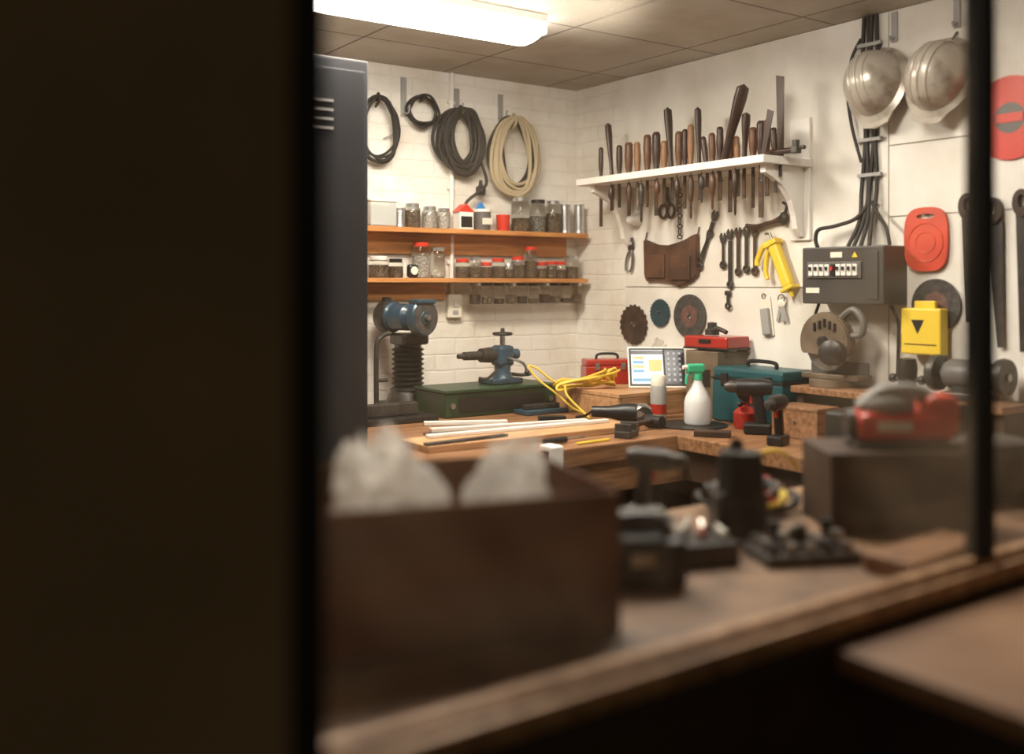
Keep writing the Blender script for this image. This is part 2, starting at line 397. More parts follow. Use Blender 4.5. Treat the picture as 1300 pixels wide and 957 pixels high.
def ribtin(x, z, r, h, y=3.925, m=TIN):
    o = O('tin_can', (x, y, z + .001)); prof = [(0, 0), (r, 0)]
    n = 9
    for k in range(n): prof += [(r, .01 + (h - .02) * k / n), (r * .95, .01 + (h - .02) * (k + .5) / n)]
    prof += [(r, h - .005), (r, h), (r * .9, h), (r * .9, h - .004), (0, h - .004)]
    o.lathe(prof, m, seg=24); o.done()
ribtin(3.075, U, .030, .145); ribtin(3.138, U, .026, .145, 3.89); ribtin(2.135, U, .028, .085)
o = O('plastic_tub', (2.03, 3.915, U + .001)); o.box((0, 0, .055), (.13, .09, .11), PLAST, bev=.008); o.box((0, 0, .113), (.14, .1, .01), WHITE, bev=.003)
o.box((0, 0, .03), (.11, .075, .05), SCREWS2); o.done()
o = O('screw_box', (2.46, 3.905, U + .001)); o.box((0, 0, .04), (.075, .06, .08), WHITE); o.box((0, -.031, .035), (.06, .002, .05), BLACK)
o.prism([(-.045, 0), (.045, 0), (0, .038)], .06, RED, Matrix.Translation((0, .03, .08)) @ Matrix.Rotation(math.pi / 2, 4, 'X')); o.done()
o = O('glue_tub', (2.565, 3.905, U + .001)); o.lathe([(0, 0), (.038, 0), (.042, .06), (.042, .085), (0, .085)], DGREY); o.lathe([(0, .085), (.046, .085), (.046, .098), (0, .098)], WHITE)
o.box((0, -.043, .04), (.05, .006, .03), CREAM); o.prism([(-.04, 0), (.0, 0), (-.02, .03)], .03, BLUE2, Matrix.Translation((0, .0, .099)) @ Matrix.Rotation(math.pi / 2, 4, 'X')); o.done()
o = O('red_cup', (2.695, 3.92, U + .001)); o.lathe([(0, 0), (.028, 0), (.034, .07), (.034, .078), (.03, .078), (.026, .01), (0, .01)], RED); o.done()
L = 1.475
jar('glass_jar', 2.03, L, .045, .095, WHITE, .6, SCREWS); jar('glass_jar', 2.115, L, .034, .085, BLACK, .6, SCREWS)
o = O('tape_measure', (2.18, 3.885, L + .001)); o.box((0, 0, .03), (.05, .035, .06), BLACK, bev=.012); o.lathe([(0, 0), (.018, 0), (.018, .003), (0, .003)], CREAM, (0, -.017, .032), (0, -1, 0)); o.done()
jar('glass_jar', 2.245, L, .042, .16, RED, .6, WSTUFF); jar('glass_jar', 2.335, L, .034, .14, TIN, .1, WSTUFF)
jar('glass_jar', 2.465, L, .034, .09, RED, .6); jar('glass_jar', 2.535, L, .031, .10, TIN, .5)
jar('glass_jar', 2.60, L, .030, .075, RED, .7); jar('glass_jar', 2.668, L, .034, .095, RED, .6)
jar('glass_jar', 2.785, L, .034, .105, RED, .6); jar('glass_jar', 2.858, L, .034, .155, RED, .55)
jar('glass_jar', 2.925, L, .029, .08, RED, .6); jar('glass_jar', 2.985, L, .029, .085, RED, .7)
jar('glass_jar', 3.045, L, .029, .085, RED, .5); jar('glass_jar', 3.115, L, .036, .115, TIN, .5)
jar('glass_jar', 2.728, L, .024, .07, TIN, .6)
o = O('hanging_jar_row', (0, 3.91, 1.454))
for k in range(10):
    x = 2.53 + k * .0675; r = .027; h = .10
    o.lathe([(0, 0), (r, 0), (r, -.014), (0, -.014)], BLACK if k % 3 else TIN, (x, 0, 0), seg=16)
    o.lathe([(r * .85, -.014), (r, -.024), (r, -h + .004), (r * .9, -h), (0, -h)], GLASSJ, (x, 0, 0), seg=16)
    o.lathe([(0, -.055 - .01 * (k % 3)), (r * .85, -.055 - .01 * (k % 3)), (r * .85, -h + .004), (0, -h + .004)], SCREWS if k % 2 else RUST, (x, 0, 0), seg=14)
o.done()

# conduit, switch, brackets, plug
o = O('wall_conduit'); o.tube([(2.44, 3.975, 2.438), (2.44, 3.975, 1.40)], .011, WHITE)
for z in (2.3, 1.9, 1.55): o.box((2.44, 3.98, z), (.04, .012, .015), WHITE, bev=.002)
o.done()
o = O('light_switch', (2.452, 3.989, 1.345)); o.box((0, -.015, 0), (.075, .03, .11), CREAM, bev=.005); o.box((0, -.033, .015), (.022, .01, .035), WHITE, bev=.002); o.box((0, -.03, -.03), (.03, .004, .02), GREY); o.done()
def bracket(x, z0, z1):
    o = O('wall_hook', (x, 3.989, z0)); o.box((0, -.003, (z1 - z0) / 2), (.028, .006, z1 - z0), GREY, bev=.001)
    o.tube([(0, -.004, .02), (0, -.04, .01), (0, -.055, .02), (0, -.06, .045)], .004, GREY); o.done()
bracket(2.19, 2.21, 2.39); bracket(2.475, 2.25, 2.37); bracket(2.725, 2.24, 2.37)
def coil(name, x, z, rx, rz, n, r, m, y=3.94, spread=.03, tail=None, m2=None, sq=.0):
    """hank of cable: n loops hung from one point, so the strands bunch at the top and fan out below"""
    o = O(name, (x, y, z)); rnd = random.Random(name + str(x))
    for k in range(n):
        a = rx - spread * rnd.random(); b = rz - spread * .6 * rnd.random(); ox = rnd.uniform(-spread, spread) * .5
        oz = rz - b; oy = (k % 4) * .009 - .02; ph = rnd.random() * 6; tilt = rnd.uniform(-.16, .16)
        pts = []
        for i in range(25):
            t = 2 * math.pi * i / 24; px_ = a * math.cos(t) * (1 - .10 * math.sin(t)) + .006 * math.sin(3 * t + ph); pz_ = b * math.sin(t) + .006 * math.cos(2 * t + ph)
            pts.append((ox + px_ * math.cos(tilt) - pz_ * math.sin(tilt) * .6, oy + .004 * math.sin(2 * t + ph), oz + pz_ + px_ * math.sin(tilt)))
        pts[-1] = pts[0]
        o.tube(pts, r, m2 if (m2 and k % 4 == 2) else m, n=2, closed=True, seg=7)
    o.tube([(-.01, .01, rz * .72), (-.015, -.035, rz * .86), (-.01, -.02, rz * 1.08), (0, .01, rz * 1.1), (0, .018, rz * .9)], .006, m)
    if tail: o.tube(tail, r, m)
    o.done()
coil('black_cable_coil', 2.04, 2.13, .10, .145, 6, .006, RUBBER, spread=.02)
coil('small_cable_coil', 2.275, 2.235, .080, .070, 4, .006, RUBBER, spread=.014, y=3.955)
coil('dark_cable_coil', 2.47, 2.11, .128, .152, 15, .008, RUBBER, spread=.058, tail=[(.10, -.02, -.09), (.13, -.02, -.17), (.11, -.02, -.21), (.03, -.015, -.27), (.01, -.01, -.31)])
coil('beige_cable_coil', 2.775, 2.06, .143, .19, 15, .0085, BEIGE, spread=.05, m2=RUBBER)
o = O('power_plug', (2.58, 3.94, 1.89)); o.box((0, 0, 0), (.04, .035, .045), RUBBER, bev=.008)
o.cyl((0, 0, .02), (0, 0, .05), .012, .007, RUBBER)
for e in (-.01, .01): o.box((e, -.022, 0), (.005, .012, .008), STEEL)
o.done()
o = O('hanging_wire', (2.1, 3.98, 2.2)); o.tube([(0, 0, .09), (.02, -.01, .03), (.05, -.01, .0), (.03, -.01, -.07), (-.02, -.01, -.1)], .003, GREY); o.done()

# ------------------------------------------------------------------ right wall tool rack
o = O('tool_shelf')
addb(o, (2.90, 2.50, 1.905), (3.00, 3.62, 1.935), WHITE, .003)
addb(o, (3.04, 2.50, 1.905), (3.187, 3.62, 1.935), WHITE, .003)
for y in (2.51, 3.61): addb(o, (2.995, y - .01, 1.905), (3.045, y + .01, 1.935), WHITE)
def brk(y):
    pts = [(0, 0), (.24, 0), (.24, -.03), (.20, -.045), (.14, -.075), (.09, -.13), (.065, -.19), (.055, -.24), (.03, -.27), (0, -.27)]
    M = Matrix(((-1, 0, 0, 3.186), (0, 0, 1, y), (0, 1, 0, 1.904), (0, 0, 0, 1)))
    o.prism(pts, .025, WHITE, M)
brk(2.53); brk(3.54)
addb(o, (3.172, 2.505, 1.62), (3.187, 2.60, 2.10), WHITE, .002)
o.done()
ZS = 1.937
def chisel(name, y, ztop, lean, r, hm, zb, bm_, bw=.014, x=3.02, flat=False, style=0):
    """handle standing above the shelf slot, blade hanging beneath it"""
    o = O(name, (x, y, ZS)); H = ztop - ZS; d = Vector((0, lean, H)).normalized()
    Lh = math.hypot(H, lean)
    if flat:
        o.prism([(-r * .6, 0), (r * .6, 0), (r, Lh), (-r * .7, Lh * .97)], .004, hm, Matrix(((0, 0, 1, 0), (1, 0, 0, 0), (0, 1, 0, 0), (0, 0, 0, 1))) @ Matrix.Rotation(-math.atan2(lean, H), 4, 'Z'))
    elif style == 1:
        o.lathe([(0, 0), (r * .6, 0), (r * .55, Lh * .2), (r * .75, Lh * .5), (r * 1.0, Lh * .8), (r * .95, Lh * .95), (0, Lh)], hm, (0, 0, 0), d, 14, .75)
    else:
        r *= 1.18
        o.lathe([(0, 0), (r * .7, 0), (r * .75, Lh * .06), (r * .62, Lh * .14), (r * .85, Lh * .3), (r, Lh * .6), (r * .9, Lh * .85), (r * .95, Lh * .93), (r * .6, Lh), (0, Lh)], hm, (0, 0, 0), d, 14)
    dn = Vector((0, -lean * .25, -(ZS - zb)))
    Lb = dn.length
    o.cyl((0, 0, 0), dn * .35, .007, .007, bm_, 8)
    rot = Matrix.Rotation(math.atan2(-dn.y, -dn.z), 3, 'X')
    o.box(dn * .66, (.006, bw, Lb * .7), bm_, rot=rot, bev=.001)
    o.done()
T = [('wood_file', 3.58, 2.09, .0, .010, H1, 1.72, RUST), ('mallet_handle', 3.50, 2.20, .03, .018, H1, 1.79, RUST, 1),
     ('chisel', 3.45, 2.085, 0, .013, H1, 1.80, DSTEEL), ('chisel', 3.385, 2.09, 0, .017, H2, 1.76, RUST), ('chisel', 3.325, 2.085, .005, .014, H3, 1.78, STEEL),
     ('chisel', 3.262, 2.11, 0, .016, H2, 1.79, RUST), ('chisel', 3.205, 2.115, 0, .017, H1, 1.75, DSTEEL), ('wood_rasp', 3.11, 2.215, .025, .021, H1, 1.81, DSTEEL, 1),
     ('chisel', 3.155, 2.07, 0, .014, H3, 1.80, RUST), ('chisel', 3.065, 2.10, 0, .015, H2, 1.86, STEEL), ('screwdriver', 3.03, 2.105, 0, .012, H1, 1.77, RUST),
     ('chisel', 2.995, 2.12, 0, .013, H3, 1.81, DSTEEL), ('wood_file', 2.945, 2.19, .01, .017, H1, 1.80, RUST, 1), ('screwdriver', 2.905, 2.06, .02, .011, H1, 1.85, DSTEEL),
     ('chisel', 2.87, 2.07, .005, .013, H2, 1.81, DSTEEL), ('chisel', 2.83, 2.09, 0, .013, H1, 1.79, RUST), ('chisel', 2.775, 2.045, .0, .016, H2, 1.74, RUST),
     ('gouge', 2.70, 2.13, -.01, .020, H1, 1.79, RUST, 1), ('gouge', 2.735, 2.04, .01, .013, H3, 1.80, DSTEEL), ('chisel', 2.655, 2.065, 0, .015, H2, 1.75, RUST), ('chisel', 2.615, 2.085, 0, .016, H1, 1.71, RUST),
     ('chisel', 2.585, 2.085, 0, .012, H2, 1.79, RUST), ('screwdriver', 2.545, 2.05, .01, .012, H1, 1.80, DSTEEL)]
for t in T:
    chisel(t[0], t[1], t[2], t[3], t[4], t[5], t[6], t[7], style=t[8] if len(t) > 8 else 0, bw=random.choice([.014, .018, .022]))
chisel('pry_bar', 2.78, 2.235, -.11, .030, H1, 1.86, DSTEEL, flat=False, style=1, x=2.985)
chisel('steel_rule', 2.52, 2.25, 0, .022, H1, 1.86, DSTEEL, flat=True)
chisel('hacksaw_blade', 2.555, 2.11, -.04, .018, H1, 1.84, DSTEEL, flat=True, x=2.96)
o = O('claw_hammer', (3.0, 2.50, ZS + .015)); o.cyl((0, .10, 0), (0, -.06, 0), .011, .012, H1); o.box((0, -.07, .0), (.03, .03, .03), DSTEEL, bev=.004)
o.cyl((0, -.07, -.01), (0, -.07, .035), .012, .014, DSTEEL); o.tube([(0, -.07, -.01), (0, -.085, .005), (0, -.11, .004)], .008, DSTEEL); o.done()
for i, y in enumerate([3.42, 3.3, 3.22, 3.12, 3.0, 2.92, 2.86, 2.8, 2.68]):      # tools hung from hooks on the underside
    o = O('hanging_screwdriver', (2.945, y, 1.904)); L_ = .10 + .03 * (i % 3)
    o.tube([(0, 0, 0), (0, 0, -.015)], .002, DSTEEL)
    o.lathe([(0, -.015), (.007, -.016), (.012, -.03), (.014, -.06), (.009, -L_ * .7), (.005, -L_ * .75), (.005, -L_ - .02), (0, -L_ - .03)], [H1, RUST, DSTEEL, H2][i % 4], seg=12); o.done()

def hang(name, y, z, x=3.187, ang=0): return OW(name, RW(y, z, x, ang))
o = hang('tin_snips', 3.30, 1.78)
for e in (-1, 1):
    o.ring((e * .024, -.0, .012), .024, .007, H1, R2=.030); o.tube([(e * .018, .024, .012), (e * .004, .07, .012), (-e * .006, .11, .012)], .007, DSTEEL)
o.done()
o = hang('tow_chain', 3.215, 1.65)
for k in range(10):
    o.ring((0, .01 + k * .0235, .014), .008, .003, DSTEEL, normal=(0, 0, 1) if k % 2 else (1, 0, 0), R2=.015, seg=12)
o.done()
o = OW('leather_pouch', RW(3.28, 1.55))
o.prism([(-.17, .105), (-.14, .10), (-.08, .075), (0, .07), (.08, .085), (.15, .115), (.175, .12), (.178, -.06), (.14, -.09), (.06, -.115), (0, -.09), (-.08, -.085), (-.15, -.09), (-.165, -.06)], .022, LEATH, bev=.004)
o.box((-.08, -.02, .026), (.12, .11, .012), LEATH, bev=.005); o.box((.08, -.03, .026), (.12, .11, .012), LEATH, bev=.005)
o.tube([(.17, .11, .01), (.175, .15, .005)], .003, DSTEEL); o.tube([(-.165, .10, .01), (-.16, .14, .005)], .003, DSTEEL); o.done()
def plier(name, y, z, ang, hm, L_=.2):
    o = hang(name, y, z, ang=ang)
    for e in (-1, 1):
        o.tube([(0, 0, .015), (e * .018, -.04, .015), (e * .022, -.09, .015), (e * .012, -L_ * .75, .015)], .0065, hm)
        o.tube([(0, 0, .015), (-e * .010, .018, .015), (-e * .003, .05, .015)], lambda t: .009 * (1 - t * .7), DSTEEL)
    o.cyl((0, 0, .004), (0, 0, .026), .012, .012, DSTEEL); o.done()
plier('pliers', 3.54, 1.62, -10, STEEL, .15)
o = hang('shower_valve', 3.50, 1.75); o.cyl((0, 0, 0), (0, 0, .05), .03, .026, WHITE); o.ball((0, 0, .05), .024, WHITE); o.done()
def spanner(name, y, z, L_, ang, m, w=.011):
    o = hang(name, y, z, ang=ang)
    o.box((0, -L_ / 2, .01), (w, L_ * .8, .006), m, bev=.002)
    o.ring((0, -L_ + .01, .01), .013, .006, m, seg=16)
    o.prism([(-.014, 0), (-.018, .018), (-.009, .032), (-.005, .012), (.005, .012), (.009, .032), (.018, .018), (.014, 0), (.006, -.015), (-.006, -.015)], .008, m, Matrix.Translation((0, -.005, .006))); o.done()
spanner('ring_spanner', 3.01, 1.74, .24, -22, DSTEEL, .018); spanner('ring_spanner', 3.04, 1.66, .13, -30, DSTEEL)
spanner('open_spanner', 2.96, 1.64, .12, 0, DSTEEL)
spanner('ring_spanner', 2.92, 1.655, .22, 0, DSTEEL, .02); spanner('ring_spanner', 2.875, 1.66, .17, 0, RUST, .016); spanner('open_spanner', 2.83, 1.66, .16, 0, DSTEEL, .016)
spanner('open_spanner', 2.785, 1.66, .17, 0, RUST, .014)
o = hang('adjustable_wrench', 2.93, 1.405); o.box((0, -.02, .012), (.012, .05, .01), DSTEEL, bev=.003); o.ring((0, -.05, .012), .012, .005, DSTEEL, seg=14); o.box((0, .005, .012), (.03, .02, .014), DSTEEL, bev=.004); o.done()
o = hang('carpenter_pincers', 2.71, 1.70)
o.tube([(-.11, -.01, .02), (-.05, -.015, .02), (.03, .0, .02), (.08, .02, .02)], .010, RUST); o.tube([(-.08, -.03, .02), (-.02, -.01, .02), (.04, -.0, .02), (.08, .0, .02)], .010, H1)
o.ball((.085, .01, .02), (.022, .028, .014), DSTEEL); o.tube([(.09, .03, .02), (.10, .06, .02), (.08, .075, .02)], .006, DSTEEL); o.done()
# caulking gun
o = hang('caulking_gun', 2.665, 1.575, ang=24)
o.box((.015, -.065, .035), (.05, .19, .04), YEL, bev=.014); o.box((.015, -.165, .035), (.062, .014, .05), YEL, bev=.004); o.box((.012, .035, .035), (.066, .022, .05), YEL, bev=.005)
o.cyl((.01, .035, .03), (.01, .085, .03), .005, .005, STEEL); o.tube([(.01, .08, .03), (-.012, .09, .03)], .005, STEEL)
o.tube([(0, .045, .03), (-.04, .045, .03), (-.09, .01, .03), (-.10, -.012, .03)], .012, YEL); o.tube([(-.01, .02, .03), (-.035, .01, .03), (-.07, -.05, .03), (-.074, -.085, .03)], .010, YEL)
o.cyl((.015, -.17, .035), (.015, -.20, .035), .012, .006, YEL); o.done()
def sawblade(name, y, z, r, m, teeth=0, lab=None):
    o = hang(name, y, z)
    n = max(teeth * 2, 36)
    pts = [((r if (i % 2 or not teeth) else r * .90) * math.cos(2 * math.pi * i / n + (.06 if i % 2 and teeth else 0)), (r if (i % 2 or not teeth) else r * .90) * math.sin(2 * math.pi * i / n + (.06 if i % 2 and teeth else 0))) for i in range(n)]
    hl = [(r * .11 * math.cos(2 * math.pi * i / n), r * .11 * math.sin(2 * math.pi * i / n)) for i in range(n)]
    o.prism(pts, .005, m, Matrix.Translation((0, 0, .006)), hole=hl)
    if lab: o.lathe([(r * .14, .0115), (r * .5, .0115)], lab, seg=32)
    o.cyl((0, r * .08, 0), (0, r * .08, .022), .004, .004, STEEL, 8); o.done()
sawblade('circular_saw_blade', 3.53, 1.255, .098, RUST, 20); sawblade('small_saw_blade', 3.35, 1.315, .066, DISCT, 24)
sawblade('grinding_disc', 3.16, 1.305, .098, DISCM, 0, lab=DISCR); sawblade('cutting_disc', 1.975, 1.375, .092, DISCM, 0, lab=DISCR)
o = hang('blister_pack', 2.725, 1.315, ang=8); o.box((0, 0, .004), (.055, .16, .004), CREAM, bev=.001); o.box((.0, -.02, .014), (.04, .11, .02), GREY, bev=.006); o.ring((-.004, .085, .006), .010, .002, DSTEEL, seg=12); o.done()
o = hang('key_bunch', 2.645, 1.39); o.ring((0, 0, .012), .016, .003, STEEL, seg=14)
for a in (-14, 4, 16):
    R_ = Matrix.Rotation(math.radians(a), 3, 'Z'); o.box(R_ @ Vector((0, -.055, .010 + a * .0002)), (.014, .08, .003), GREY, rot=R_, bev=.001); o.ball(R_ @ Vector((0, -.02, .012)), (.016, .016, .004), CREAM)
o.done()
# distribution board + cables
o = OW('fuse_box', RW(2.265, 1.48))
o.box((0, 0, .07), (.35, .21, .14), FUSE, bev=.006); o.box((-.03, .02, .143), (.235, .06, .008), DGREY, bev=.002)
for k in range(9): o.box((-.125 + k * .024, .02, .150), (.018, .042, .010), WHITE if k != 4 else BLACK, bev=.001); o.box((-.125 + k * .024, .025, .158), (.007, .014, .008), BLACK if k != 4 else RED)
o.box((-.125, -.055, .1415), (.06, .02, .002), CREAM); o.box((-.02, .075, .1415), (.05, .02, .002), CREAM); o.prism([(-.012, 0), (.012, 0), (0, .02)], .002, YEL, Matrix.Translation((.06, .065, .1425)))
o.box((.13, -.0, .143), (.05, .17, .004), FUSE, bev=.001)
o.done()
o = O('electrical_cables')
for k, (y, y2) in enumerate([(2.262, 2.29), (2.245, 2.265), (2.228, 2.235), (2.21, 2.20)]):
    ww = .006 * (-1) ** k
    o.tube([(3.178, y, 2.436), (3.175, y + ww, 2.2), (3.178, y - ww, 2.0), (3.172, y + ww, 1.8), (3.15, y, 1.68), (3.12, y2, 1.587)], .0075, RUBBER)
o.tube([(3.165, 2.23, 1.75), (3.14, 2.27, 1.69), (3.13, 2.36, 1.665), (3.12, 2.42, 1.655), (3.12, 2.435, 1.62), (3.12, 2.425, 1.587)], .0075, RUBBER)
o.tube([(3.165, 2.22, 1.75), (3.14, 2.17, 1.69), (3.12, 2.13, 1.65), (3.12, 2.115, 1.587)], .007, RUBBER)
o.tube([(3.178, 2.275, 2.36), (3.17, 2.31, 2.29), (3.172, 2.33, 2.18), (3.17, 2.31, 2.04), (3.172, 2.27, 1.9)], .006, RUBBER)
for z in (2.33, 1.98, 1.85): o.box((3.175, 2.236, z), (.016, .10, .014), GREY, bev=.002)
o.tube([(3.12, 2.11, 1.372), (3.13, 2.09, 1.32), (3.165, 2.11, 1.28), (3.172, 2.12, 1.10)], .006, RUBBER); o.tube([(3.12, 2.42, 1.372), (3.14, 2.46, 1.3), (3.16, 2.48, 1.2)], .006, RUBBER)
o.done()
# hard hats (brim against the wall)
def hat(y, z, ang):
    o = OW('hard_hat', RW(y, z, 3.150, ang) @ Matrix.Rotation(math.radians(-14), 4, 'X'))
    prof = [(.105 * math.cos(a), .125 * math.sin(a)) for a in [i * math.pi / 2 / 9 for i in range(10)]]; prof[-1] = (0, .125)
    o.lathe(prof, HELM, (0, 0, .02), (0, 0, 1), 36, 1.16)
    o.lathe([(.103, .022), (.125, .010), (.122, .005), (.098, .014)], HELM, (0, 0, 0), (0, 0, 1), 36, 1.16)
    o.prism([(-.07, -.12), (-.05, -.155), (0, -.168), (.05, -.155), (.07, -.12)], .006, HELM, Matrix.Translation((0, 0, .004)))
    for s_ in (-.028, 0, .028):
        o.tube([(s_, .117 * math.cos(a) * math.sqrt(max(0, 1 - (s_ / .105) ** 2)), .021 + .125 * math.sin(a) * math.sqrt(1 - (s_ / .105) ** 2)) for a in [math.pi * i / 12 for i in range(1, 12)]], .005, HELM, n=2)
    o.tube([(-.09, .02, .008), (-.05, -.05, -.004), (.05, -.05, -.004), (.09, .02, .008)], .005, BLACK)
    o.tube([(0, .12, .015), (0, .16, .005), (0, .175, -.012)], .004, DSTEEL)
    o.done()
hat(2.18, 2.165, 6); hat(1.935, 2.15, -12)
for y in (2.14, 1.90):
    o = hang('metal_strap', y, 2.375); o.box((0, 0, .003), (.024, .11, .006), GREY, bev=.001); o.tube([(0, -.035, .004), (0, -.05, .02), (0, -.035, .03)], .004, GREY); o.done()
# red plates
def plate(name, y, z, rx, rz, m):
    o = hang(name, y, z); n = 40; e = .62
    def se(a, p, q): c, s2 = math.cos(a), math.sin(a); return (p * math.copysign(abs(c) ** e, c), q * math.copysign(abs(s2) ** e, s2))
    out = [se(2 * math.pi * i / n, rx, rz) for i in range(n)]
    hl = [(rx * .42 * math.cos(2 * math.pi * i / n), rz * .72 + rz * .08 * math.sin(2 * math.pi * i / n)) for i in range(n)]
    o.prism(out, .012, m, Matrix.Translation((0, 0, .004)), hole=hl)
    o.ring((0, -.1 * rz, .016), rx * .80, .003, m, R2=rz * .6); o.ring((0, -.1 * rz, .016), rx * .45, .0025, m, R2=rz * .32)
    o.cyl((0, rz * .74, 0), (0, rz * .74, .03), .004, .004, STEEL, 8); o.done()
plate('red_plastic_tray', 2.01, 1.605, .083, .112, ORNG)
o = hang('red_warning_sign', 1.715, 1.99); o.lathe([(0, .004), (.125, .004), (.125, .008), (0, .008)], RED, seg=40, sy=1.1); o.lathe([(0, .0085), (.05, .0085)], DGREY, seg=32); o.box((0, 0, .010), (.09, .03, .002), RED); o.done()
# yellow case
o = hang('yellow_case', 1.995, 1.29)
o.box((0, -.005, .045), (.15, .16, .05), YEL, bev=.006); o.box((0, .085, .035), (.08, .03, .02), YEL, bev=.004)
o.prism([(-.024, .015), (.024, .015), (0, -.033)], .002, BLACK, Matrix.Translation((-.01, .02, .070))); o.box((.0, -.05, .070), (.12, .004, .002), H2)
for e in (-1, 1): o.cyl((e * .03, .085, 0), (e * .03, .085, .03), .005, .005, STEEL, 8)
o.done()
# hand saws (hung blade down)
def saw(y, z, L_, ang):
    o = hang('hand_saw', y, z, ang=ang)
    o.prism([(-.022, 0), (.030, 0), (.012, -L_), (-.008, -L_)], .003, BLACKSTEEL, Matrix.Translation((0, 0, .012)))
    n = 20; out = [(.030 * math.cos(2 * math.pi * i / n), .03 + .045 * math.sin(2 * math.pi * i / n)) for i in range(n)]; hl = [(.012 * math.cos(2 * math.pi * i / n), .035 + .022 * math.sin(2 * math.pi * i / n)) for i in range(n)]
    o.prism(out, .02, H1, Matrix.Translation((0, 0, .004)), hole=hl); o.done()
saw(1.855, 1.68, .36, 0); saw(1.765, 1.66, .42, 3); saw(1.67, 1.68, .45, 0)

# ------------------------------------------------------------------ machines on the bench
B = .901
o = O('bench_grinder', (2.11, 3.80, B))
o.box((0, 0, .02), (.22, .17, .04), DSTEEL, bev=.006); o.lathe([(0, .04), (.10, .04), (.088, .07), (.078, .09)], DSTEEL, sy=.85)
prof = [(.078, .09)]
for k in range(9): prof += [(.072, .095 + k * .021), (.058, .105 + k * .021)]
prof += [(.06, .30), (0, .30)]
o.lathe(prof, BLACK); o.box((0, -.01, .31), (.13, .13, .05), DSTEEL, bev=.012)
ax = Vector((.26, -.965, 0)).normalized(); c0 = Vector((-.08, .12, .405))
o.lathe([(0, 0), (.035, 0), (.050, .02), (.062, .03), (.066, .10), (.058, .11), (.058, .19), (.04, .21), (.03, .215), (.03, .25), (0, .25)], BLUE, c0, ax, 28)
o.lathe([(.067, .035), (.070, .04), (.070, .09), (.067, .095)], DSTEEL, c0, ax, 28)
o.lathe([(0, .25), (.073, .25), (.079, .255), (.079, .285), (.073, .292), (.02, .293), (.0, .293)], BLUE, c0, ax, 28)
o.lathe([(.0, .2935), (.069, .2935)], DISCM, c0, ax, 28)
o.lathe([(.03, .294), (.028, .297), (0, .297)], DISCT, c0, ax, 16)
o.lathe([(0, .29), (.015, .297), (.012, .312), (0, .314)], STEEL, c0, ax, 16)
o.box(c0 + ax * .27 + Vector((.0, 0, .068)), (.11, .06, .02), BLUE, bev=.006, rot=Matrix.Rotation(math.radians(14), 3, 'Z'))
o.cyl(c0 + ax * .05 + Vector((0, 0, .06)), c0 + ax * .05 + Vector((0, 0, .085)), .02, .02, BLACK)
o.done()
o = O('pipe_clamp', (1.885, 3.66, B)); o.tube([(0, 0, 0), (0, 0, .28), (.02, -.0, .33), (.06, 0, .345)], .011, DSTEEL); o.box((0, 0, .012), (.08, .06, .024), DSTEEL, bev=.004); o.tube([(.0, 0, .15), (.05, 0, .15)], .008, DSTEEL); o.done()
o = O('steel_base_plate', (1.83, 3.50, B)); o.box((0, 0, .012), (.42, .16, .024), BLACK, bev=.004); o.box((0, 0, .05), (.3, .05, .05), DSTEEL, bev=.005); o.done()
o = O('green_machine_base', (2.37, 3.575, B))
o.box((0, 0, .05), (.56, .25, .10), GREEN, bev=.006); o.box((0, 0, .107), (.575, .265, .014), GREEN, bev=.004); o.box((0, -.127, .05), (.44, .004, .06), BLACK)
for e in (-1, 1): o.cyl((e * .25, -.13, .05), (e * .25, -.136, .05), .012, .012, STEEL, 12)
o.done()
o = O('drill_vise', (2.425, 3.575, B + .115))
o.box((0.02, 0, .012), (.16, .12, .024), BLUE, bev=.006); o.lathe([(.05, .02), (.035, .05), (.038, .09)], BLUE, (.03, 0, 0))
o.box((.03, 0, .12), (.08, .08, .09), BLUE, bev=.015); o.cyl((-.17, 0, .125), (.05, 0, .125), .018, .022, DSTEEL); o.cyl((-.085, 0, .125), (-.03, 0, .125), .030, .034, DSTEEL)
o.cyl((-.2, 0, .125), (-.15, 0, .125), .010, .014, DSTEEL); o.cyl((.0, 0, .125), (.11, 0, .125), .022, .022, BLUE)
o.cyl((.03, 0, .16), (.03, 0, .215), .012, .012, STEEL); o.ring((.03, 0, .215), .038, .007, BLACK, seg=20); o.cyl((-.005, 0, .215), (.065, 0, .215), .004, .004, BLACK); o.cyl((.03, 0, .21), (.03, 0, .24), .012, .008, DSTEEL)
o.tube([(.03, -.04, .11), (.03, -.07, .11), (.07, -.10, .09), (.09, -.10, .05)], .006, STEEL); o.ball((.09, -.10, .05), .012, BLACK)
o.tube([(-.03, -.04, .06), (-.09, -.06, .03), (-.13, -.06, .035)], .006, DSTEEL); o.tube([(.06, 0, .04), (.13, 0, .03), (.17, -.02, .035)], .008, DSTEEL); o.done()
o = O('blue_steel_tray', (2.52, 3.38, B)); o.box((0, 0, .01), (.22, .10, .02), BLUE, bev=.004); o.box((0, -.0, .03), (.18, .03, .02), DSTEEL, bev=.004); o.done()
def bar(name, a, b, w_, h_, m, z=B):
    a = Vector(a); b = Vector(b); d = b - a; c_ = (a + b) / 2
    o = O(name, (c_.x, c_.y, z), math.degrees(math.atan2(d.y, d.x))); o.box((0, 0, h_ / 2), (d.length, w_, h_), m, bev=.0015); return o.done()
bar('pine_plank', (1.62, 2.88), (2.52, 2.86), .20, .022, PLANK)
bar('white_trim_strip', (1.70, 2.93), (2.46, 2.88), .025, .012, WHITE, B + .023)
bar('white_trim_strip', (1.93, 3.35), (2.22, 3.20), .035, .014, WHITE)
bar('white_trim_strip', (1.86, 3.18), (2.50, 3.05), .03, .014, WHITE)
bar('steel_ruler', (1.80, 3.12), (2.36, 3.0), .03, .008, DSTEEL)
